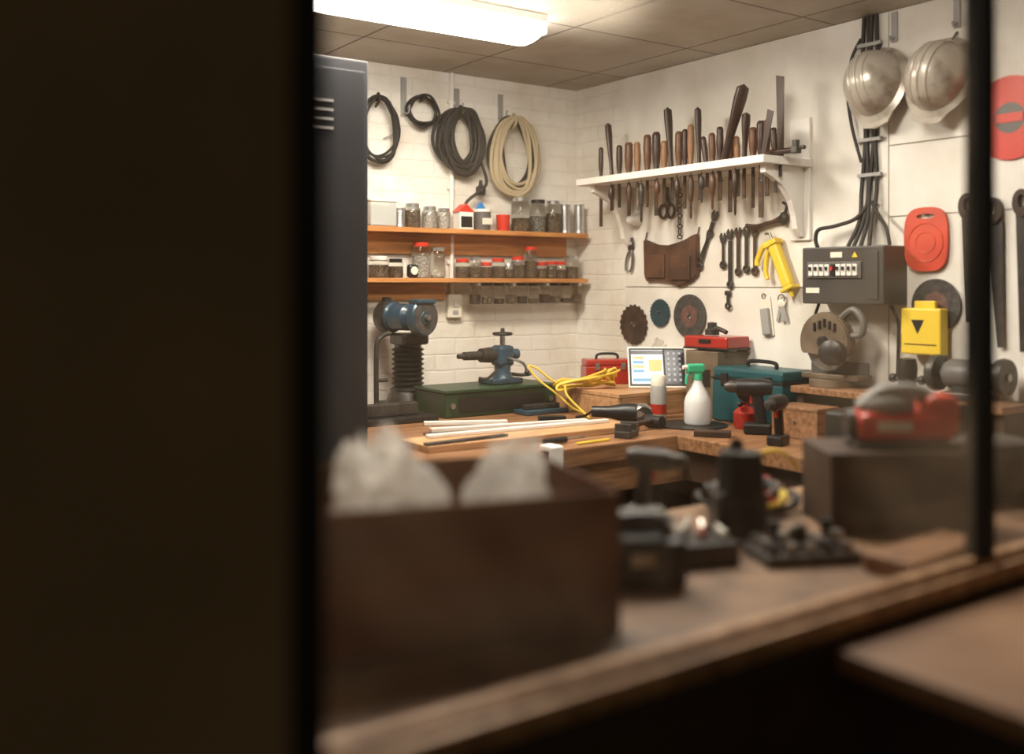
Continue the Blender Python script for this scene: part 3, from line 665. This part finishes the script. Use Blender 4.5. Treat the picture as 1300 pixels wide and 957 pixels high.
bar('steel_square', (1.62, 2.80), (1.95, 2.82), .03, .008, DSTEEL, B + .023)
bar('wood_offcut', (2.36, 3.18), (2.46, 3.14), .04, .02, BLACK)
o = O('pencil', (2.2, 2.64, B + .004)); o.cyl((-.08, 0, 0), (.07, .01, 0), .004, .004, YEL, 6); o.cyl((.07, .01, 0), (.09, .012, 0), .004, .0005, PLANK, 6); o.done()
o = O('small_chisel', (2.12, 2.69, B + .012)); o.cyl((-.1, 0, 0), (0, .01, 0), .012, .010, BLACK); o.cyl((0, .01, 0), (.1, .02, 0), .005, .004, STEEL); o.done()
o = O('g_clamp', (1.97, 2.575, .80)); o.box((0, .015, .112), (.05, .06, .02), WHITE, bev=.004); o.box((0, -.015, .05), (.05, .016, .14), WHITE, bev=.004); o.box((-.0, -.0, -.01), (.08, .03, .03), DSTEEL, bev=.005); o.done()
o = O('wooden_crate', (2.905, 3.27, B))
o.box((0, 0, .092), (.49, .46, .016), PLANK, bev=.002)
for e in (-1, 1): o.box((e * .235, 0, .042), (.016, .45, .084), PLANK, bev=.002); o.box((0, e * .22, .042), (.45, .016, .084), PLANK, bev=.002)
o.done()
ZB = B + .101
o = O('red_toolbox', (2.92, 3.42, ZB), -25); o.box((0, 0, .04), (.22, .11, .08), RED2, bev=.006); o.box((0, 0, .095), (.215, .10, .03), RED2, bev=.008); o.tube([(-.05, 0, .105), (-.04, 0, .13), (.04, 0, .13), (.05, 0, .105)], .006, BLACK)
for e in (-1, 1): o.box((e * .06, -.057, .08), (.02, .006, .03), STEEL)
o.done()
# POS tablet, tilted back on a stand
o = OW('pos_tablet', Matrix.Translation((2.95, 3.12, ZB)) @ Matrix.Rotation(math.radians(-36), 4, 'Z') @ Matrix.Rotation(math.radians(-24), 4, 'X'))
o.box((0, 0, .094), (.25, .012, .188), WHITE, bev=.004); o.box((0, -.0065, .094), (.238, .002, .17), BLACK)
o.box((-.042, -.008, .094), (.138, .001, .155), SCR_W); o.box((.074, -.008, .094), (.078, .001, .155), SCR_D)
o.box((-.042, -.009, .160), (.138, .001, .016), SCR_D)
for k in range(4): o.box((-.080, -.009, .135 - k * .02), (.045, .001, .010), [SCR_Y, SCR_B, SCR_Y, SCR_B][k])
o.box((-.008, -.009, .10), (.055, .001, .05), SCR_Y); o.box((-.042, -.009, .035), (.125, .001, .012), SCR_B)
for r_ in range(6):
    for c_ in range(3): o.box((.050 + c_ * .024, -.009, .155 - r_ * .024), (.010, .001, .010), SCR_K)
o.done()
o = O('tablet_stand', (2.98, 3.16, ZB), -36); o.box((0, .04, .008), (.12, .08, .012), BLACK, bev=.003); o.tube([(0, .06, .012), (0, .075, .05), (0, .07, .09)], .008, BLACK); o.done()
# crumpled polythene: creased film gathered into a bunch with a ragged mouth
def bag(name, loc, s, seed, sub=5, f=1.0, lean=(0, 0)):
    o = O(name, loc); tb = bmesh.new(); bmesh.ops.create_icosphere(tb, subdivisions=sub, radius=1)
    kill = [v for v in tb.verts if v.co.z > .80 + .5 * noise.noise(v.co * 3 + Vector((seed, seed, 0)))]
    for v in tb.verts:
        p = v.co.copy(); n = noise.noise(p * 1.4 + Vector((seed, 0, 0))) * .30 * f
        cre = (1 - abs(noise.noise(Vector((p.x * 2.8, p.y * 2.8, p.z * 1.3 + seed)))) * 2.2) * .26 * f + (1 - abs(noise.noise(p * 6 + Vector((seed, 0, 4)))) * 2) * .10 * f
        q = p * (.85 + n + cre); hz = max(0, p.z)
        v.co = Vector((q.x * s[0] * (1 - .35 * hz) + lean[0] * hz, q.y * s[1] * (1 - .35 * hz) + lean[1] * hz, q.z * s[2] * 1.25))
    bmesh.ops.delete(tb, geom=kill, context='VERTS')
    o._fin(tb, None, BAG, True); o.done()
bag('crumpled_bag', (3.11, 3.28, ZB + .11), (.05, .05, .07), 3.3, sub=4)
# yellow extension cable heap
o = O('yellow_extension_cable')
rnd = random.Random(3)
o.tube([(2.82, 3.22, 1.08), (2.76, 3.2, 1.07), (2.66, 3.26, 1.045), (2.57, 3.33, 1.03), (2.50, 3.38, 1.09), (2.47, 3.40, 1.10), (2.49, 3.37, 1.05), (2.55, 3.32, .99), (2.60, 3.27, .93), (2.62, 3.22, .91)], .005, YELC)
for k in range(8):
    a = rnd.uniform(-.03, .03); b_ = rnd.uniform(0, .04)
    o.tube([(2.80, 3.25 + a, 1.02 + b_), (2.78, 3.24 + a, 1.07 + b_ * .6), (2.72, 3.24 - a, 1.05 + a), (2.66, 3.28 + a, 1.03 + b_ * .5), (2.60 - b_, 3.31, 1.035 + a * .4), (2.585 - b_, 3.33 + a, 1.01 + a * .3), (2.64, 3.33 + a, 1.012), (2.72, 3.28, 1.012 + b_ * .4), (2.78, 3.25 + a, 1.03), (2.81, 3.27 + a, 1.012)], .005, YELC)
o.tube([(2.585, 3.3, 1.02), (2.575, 3.27, .98), (2.60, 3.2, .92), (2.57, 3.12, .906)], .005, YELC)
o.done()
# spray bottle
o = O('spray_bottle', (2.80, 2.74, B + .006), 160)
o.lathe([(0, 0), (.048, 0), (.052, .008), (.052, .085), (.046, .105), (.030, .135), (.018, .16), (.016, .175), (0, .175)], mat('bottle_plastic', (.86, .86, .84), .3, trans=.25), seg=28)
o.lathe([(.017, .17), (.019, .172), (.019, .195), (0, .195)], GREENP); o.box((.01, 0, .215), (.075, .024, .035), GREENP, bev=.008); o.cyl((.045, 0, .22), (.062, 0, .22), .009, .008, WHITE, 12)
o.tube([(.03, 0, .20), (.045, 0, .185), (.048, 0, .155)], .006, GREENP); o.done()
o = O('spray_can', (2.81, 2.97, B)); o.lathe([(0, 0), (.032, 0), (.033, .003), (.033, .125), (.030, .135)], GREY, seg=24); o.lathe([(.0335, .02), (.0335, .06)], RED2, seg=24); o.lathe([(.030, .135), (.030, .172), (.027, .176), (0, .176)], CREAM, seg=24); o.done()
o = O('round_turntable', (2.78, 2.755, B)); o.lathe([(0, 0), (.14, 0), (.14, .004), (0, .004)], BLACK, (0, 0, 0)); o.done()
o = O('angle_grinder', (2.62, 2.98, B + .038), -50)
o.lathe([(0, -.12), (.022, -.118), (.024, -.05), (.03, -.02), (.036, .02), (.036, .06), (.028, .07), (0, .07)], BLACK, axis=(1, 0, 0)); o.lathe([(.032, .06), (.038, .07), (.036, .10), (.02, .12), (0, .122)], STEEL, axis=(1, 0, 0))
o.cyl((.095, 0, 0), (.095, -.03, -.005), .018, .03, STEEL); o.cyl((.095, -.03, -.006), (.095, -.036, -.006), .034, .034, DSTEEL); o.tube([(-.12, 0, 0), (-.15, .01, -.02), (-.19, .03, -.030)], .005, BLACK); o.done()
o = O('rubber_mallet', (2.56, 2.77, B + .025), 10); o.cyl((-.08, 0, 0), (.04, 0, .004), .01, .01, H1); o.cyl((.05, -.035, .0), (.05, .035, .0), .024, .024, BLACK); o.done()
# stacked cases behind the tablet
o = O('cardboard_carton', (3.09, 2.915, B)); o.box((0, 0, .135), (.18, .18, .27), TAN, bev=.004); o.box((0, 0, .272), (.05, .18, .003), CREAM); o.box((-.091, 0, .16), (.002, .10, .07), BLACK); o.done()
o = O('red_drill_case', (3.09, 2.915, B + .276), 4); o.box((0, 0, .03), (.15, .23, .05), RED2, bev=.008); o.box((0, 0, .004), (.155, .235, .008), BLACK, bev=.002); o.box((-.078, 0, .035), (.008, .06, .016), BLACK, bev=.002); o.done()
o = O('router_tool', (3.09, 2.94, B + .334)); o.lathe([(0, 0), (.03, 0), (.03, .02), (.02, .03), (.02, .05), (0, .055)], DSTEEL); o.tube([(0, -.02, .03), (0, -.06, .02), (0, -.08, .012)], .01, DSTEEL); o.done()
o = O('teal_toolbox', (3.05, 2.635, B))
o.box((0, 0, .085), (.19, .36, .17), TEAL, bev=.01); o.box((0, 0, .195), (.185, .355, .045), TEAL, bev=.012); o.box((0, 0, .172), (.195, .365, .008), BLACK)
for e in (-1, 1): o.box((-.097, e * .11, .17), (.008, .035, .05), BLACK, bev=.002)
o.tube([(0, -.07, .215), (0, -.06, .24), (0, .06, .24), (0, .07, .215)], .008, BLACK); o.done()
o = O('camping_stove', (2.895, 2.58, B)); o.lathe([(0, 0), (.042, 0), (.047, .01), (.047, .06), (.03, .078), (.014, .085), (.014, .10), (0, .10)], RED2); o.lathe([(.012, .10), (.03, .115), (.040, .135), (.03, .137), (0, .125)], BLACK)
for k in range(4): a = k * math.pi / 2; o.tube([(.02 * math.cos(a), .02 * math.sin(a), .115), (.05 * math.cos(a), .05 * math.sin(a), .14)], .004, DSTEEL)
o.tube([(.01, 0, .095), (-.04, -.01, .095)], .004, BLACK); o.ball((-.045, -.01, .095), .012, BLACK); o.done()
def drill(name, loc, yaw, m, m2=BLACK, s=1.0):
    o = O(name, loc, yaw)
    o.lathe([(0, -.085 * s), (.026 * s, -.08 * s), (.032 * s, -.05 * s), (.032 * s, .02 * s), (.026 * s, .045 * s), (0, .05 * s)], m, (0, 0, .17 * s), (1, 0, 0)); o.lathe([(.022 * s, .04 * s), (.022 * s, .07 * s), (.012 * s, .09 * s), (0, .092 * s)], DSTEEL, (0, 0, .17 * s), (1, 0, 0), 16)
    o.box((-.035 * s, 0, .095 * s), (.04 * s, .034 * s, .13 * s), m2, bev=.01 * s, rot=Matrix.Rotation(math.radians(8), 3, 'Y')); o.box((-.03 * s, 0, .02 * s), (.10 * s, .065 * s, .04 * s), m2, bev=.008 * s); o.box((-.008 * s, 0, .125 * s), (.012 * s, .014 * s, .03 * s), RED, bev=.003)
    o.done()
drill('cordless_drill', (2.80, 2.48, B), 130, BLACK); drill('cordless_drill', (2.66, 2.24, B), 200, BLACK, s=.85)
o = O('small_wooden_box', (2.90, 2.31, B), 4); o.box((0, 0, .05), (.13, .19, .10), BENCHW, bev=.003); o.box((0, 0, .106), (.135, .195, .012), BENCHW, bev=.002); o.cyl((-.068, 0, .06), (-.074, 0, .06), .006, .006, STEEL, 8); o.done()
o = O('red_grease_tin', (2.92, 2.14, B)); o.lathe([(0, 0), (.045, 0), (.045, .11), (.04, .115), (0, .115)], RED2); o.done()
bar('wood_offcut', (2.60, 2.56), (2.68, 2.46), .06, .02, BENCHD)
o = O('drill_press_vise', (2.38, 2.68, B), 30); o.box((0, 0, .012), (.10, .06, .024), DSTEEL, bev=.003); o.box((-.035, 0, .036), (.02, .06, .03), DSTEEL, bev=.003); o.box((.025, 0, .036), (.02, .06, .03), DSTEEL, bev=.003); o.cyl((.03, 0, .035), (.08, 0, .035), .006, .006, STEEL); o.cyl((.07, -.02, .035), (.07, .02, .035), .004, .004, STEEL); o.done()
# miter / chop saw on riser
o = O('chop_saw', (3.085, 2.33, 1.071))
o.lathe([(0, 0), (.085, 0), (.085, .025), (0, .025)], TAN, (0, 0, 0)); o.box((.02, 0, .035), (.09, .25, .02), TAN, bev=.004); o.box((.04, 0, .065), (.012, .25, .05), DGREY, bev=.003)
hp = [(.11 * math.cos(a), .11 * math.sin(a)) for a in [math.radians(-25 + 230 * i / 22) for i in range(23)]] + [(-.06, -.055), (.05, -.04)]
o.prism(hp, .045, TAN, Matrix(((0, 0, 1, -.055), (1, 0, 0, 0), (0, 1, 0, .165), (0, 0, 0, 1))), bev=.006)
o.lathe([(0, 0), (.092, 0), (.092, .003), (0, .003)], STEEL, (-.034, 0, .15), (1, 0, 0), 36)
o.lathe([(0, 0), (.022, 0), (.02, .012), (0, .014)], DSTEEL, (-.056, 0, .165), (-1, 0, 0), 20)
o.lathe([(0, 0), (.040, 0), (.046, .015), (.046, .05), (.03, .06), (0, .062)], DSTEEL, (-.055, -.055, .13), (-1, -.25, 0), 24)
o.lathe([(0, 0), (.045, 0), (.05, .02), (.05, .055), (.03, .07), (0, .072)], DSTEEL, (-.01, -.01, .175), (1, 0, 0), 24)
for k in range(5): o.box((-.057, -.05 + k * .022, .235 - abs(k - 2) * .008), (.004, .010, .03), BLACK)
o.tube([(-.03, -.06, .255), (-.03, -.11, .285), (-.03, -.15, .25), (-.03, -.145, .20), (-.03, -.105, .19)], .013, DGREY); o.tube([(.05, .08, .03), (.055, .10, .10), (.02, .07, .17)], .018, TAN); o.done()
o = O('double_grinder', (3.09, 1.80, 1.071), 0)
o.box((0, 0, .012), (.12, .14, .024), DSTEEL, bev=.004); o.lathe([(0, -.08), (.04, -.078), (.05, -.06), (.05, .06), (.04, .078), (0, .08)], DGREY, (0, 0, .08), (0, 1, 0)); o.box((0, 0, .035), (.07, .09, .04), DSTEEL)
for e in (-1, 1): o.lathe([(0, -.014), (.058, -.014), (.062, 0), (.058, .014), (0, .014)], DSTEEL, (0, e * .115, .08), (0, 1, 0), 28); o.cyl((0, e * .07, .08), (0, e * .135, .08), .012, .012, STEEL)
o.done()
o = O('black_router', (3.08, 2.02, 1.071)); o.lathe([(0, 0), (.05, 0), (.05, .008), (.03, .02), (.034, .09), (.028, .12), (0, .125)], BLACK)
for e in (-1, 1): o.ball((0, e * .055, .05), .016, BLACK); o.cyl((0, 0, .05), (0, e * .05, .05), .006, .006, BLACK, 8)
o.done()

# ------------------------------------------------------------------ things on the window counter (out of focus)
CZ = .951
o = O('cardboard_box', (.775, 1.312, CZ), -15.5); w_, d_, h_ = .46, .35, .20; t_ = .005
o.box((0, 0, .003), (w_, d_, .006), CARD)
for e in (-1, 1): o.box((e * (w_ / 2 - t_ / 2), 0, h_ / 2), (t_, d_, h_), CARD); o.box((0, e * (d_ / 2 - t_ / 2), h_ / 2), (w_, t_, h_), CARD)
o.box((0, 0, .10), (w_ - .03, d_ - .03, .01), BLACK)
o.done()
bag('polythene_bag', (.675, 1.285, CZ + .195), (.072, .065, .078), 2.3, lean=(-.02, 0)); bag('polythene_bag', (.71, 1.37, CZ + .18), (.06, .05, .07), 5.3)
bag('bubble_wrap', (.850, 1.235, CZ + .185), (.062, .05, .070), 9.1, lean=(.035, 0))
o = O('black_tool_case', (1.13, 1.25, CZ), -30); o.box((0, 0, .04), (.15, .12, .08), BLACK, bev=.01); o.tube([(-.05, -.03, .08), (-.03, -.03, .11), (.03, -.03, .11), (.05, -.03, .08)], .009, BLACK); o.box((0, -.062, .05), (.04, .006, .02), STEEL)
o.box((.0, .035, .095), (.12, .05, .03), DGREY, bev=.008); o.done()
o = O('paint_pan', (1.33, 1.47, CZ)); o.lathe([(0, .002), (.05, .002), (.075, .035), (.08, .036), (.055, 0), (0, 0)], STEEL, seg=28); o.done()
o = O('scrap_bin', (1.30, 1.28, CZ), -20); o.box((0, 0, .02), (.13, .10, .04), DSTEEL, bev=.004)
for k in range(7): o.cyl((-.05 + k * .016, -.03 + (k % 3) * .02, .05), (-.02 + k * .012, .03 - (k % 2) * .03, .055 + .006 * (k % 3)), .006, .005, [STEEL, RUST, CREAM, RED2][k % 4], 8)
o.done()
drill('power_drill', (1.45, 1.54, CZ), -60, BLACK, s=.75)
o = O('belt_sander', (1.50, 1.36, CZ), -35); o.box((0, 0, .05), (.10, .13, .10), DSTEEL, bev=.02); o.cyl((0, -.03, .09), (0, -.03, .17), .046, .042, BLACK); o.tube([(-.0, .05, .09), (0, .06, .14), (0, .0, .18)], .014, BLACK); o.done()
o = O('cable_tangle', (1.72, 1.49, CZ)); rnd = random.Random(11)
for k in range(11):
    m_ = [RED2, RUBBER, DGREY, RUBBER, ORNG, YELC, H3, RUBBER, H2, RED2, RUBBER][k]; pts = []
    cx, cy = rnd.uniform(-.08, .06), rnd.uniform(-.04, .03); rx_, ry_ = rnd.uniform(.04, .10), rnd.uniform(.03, .06); ph = rnd.random() * 6
    for i in range(14): t = i * .55; pts.append((cx + rx_ * math.cos(t + ph) * (1 - i * .02), cy + ry_ * math.sin(t + ph), .008 + .006 * k * .6 + .010 * (1 + math.sin(2.1 * t + ph))))
    o.tube(pts, .0055, m_, n=4)
o.tube([(-.02, .08, .01), (.02, .08, .07), (.08, .08, .10), (.15, .07, .10), (.20, .06, .06)], .006, YELC); o.done()
o = O('socket_tray', (1.47, 1.18, CZ), -25); o.box((0, 0, .01), (.18, .12, .02), DSTEEL, bev=.004)
for i in range(5):
    for j in range(3): o.cyl((-.07 + i * .035, -.035 + j * .035, .02), (-.07 + i * .035, -.035 + j * .035, .035 + .012 * ((i * j) % 3)), .012, .012, STEEL if (i + j) % 3 else BLACK, 10)
o.done()
o = O('dark_wooden_box', (1.822, 1.251, CZ), -35); o.box((0, 0, .075), (.28, .2, .15), BENCHD, bev=.004); o.box((0, 0, .156), (.285, .205, .012), BENCHD, bev=.003); o.done()
# red / grey power sander on top of the dark box
o = O('orbital_sander', (1.845, 1.225, CZ + .1635), -35)
o.box((0, 0, .006), (.21, .10, .012), DSTEEL, bev=.003); o.box((.0, 0, .042), (.20, .09, .06), RED, bev=.018)
o.ball((-.03, 0, .082), (.06, .036, .026), GREY); o.tube([(-.085, 0, .075), (-.04, 0, .108), (.03, 0, .110), (.075, 0, .085)], .018, GREY); o.box((.075, 0, .065), (.075, .08, .085), ORNG, bev=.02)
o.box((-.03, -.047, .045), (.07, .003, .02), CREAM); o.cyl((-.10, 0, .045), (-.115, 0, .045), .03, .026, BLACK); o.tube([(.11, 0, .05), (.14, .02, .03), (.12, .06, .005)], .006, BLACK); o.done()
o = O('wood_block', (1.63, 1.03, CZ), 4); o.box((0, 0, .015), (.27, .09, .03), BENCHW, bev=.003); o.done()
o = O('black_toolbag', (2.2, 1.3, CZ), -20); o.box((0, 0, .07), (.3, .2, .14), BLACK, bev=.03); o.tube([(-.08, 0, .13), (-.05, 0, .2), (.05, 0, .2), (.08, 0, .13)], .01, BLACK); o.done()
o = O('black_tool_case', (2.80, 1.93, B), 10); o.box((0, 0, .07), (.22, .28, .14), BLACK, bev=.012); o.box((-.112, 0, .08), (.006, .1, .03), GREY); o.done()
drill('power_drill', (2.66, 1.70, B), 160, RED2)

# ------------------------------------------------------------------ camera
cd = bpy.data.cameras.new('camera'); cd.sensor_width = 36; cd.lens = 36 * 1260 / 1300
cd.shift_y = -118.5 / 1300; cd.clip_start = .02
cd.dof.use_dof = True; cd.dof.focus_distance = 4.1; cd.dof.aperture_fstop = 1.0
co = bpy.data.objects.new('camera', cd); co.location = (0, 0, 1.45); co.rotation_euler = (math.pi / 2, 0, -math.atan2(.574, .819))
S.collection.objects.link(co); S.camera = co
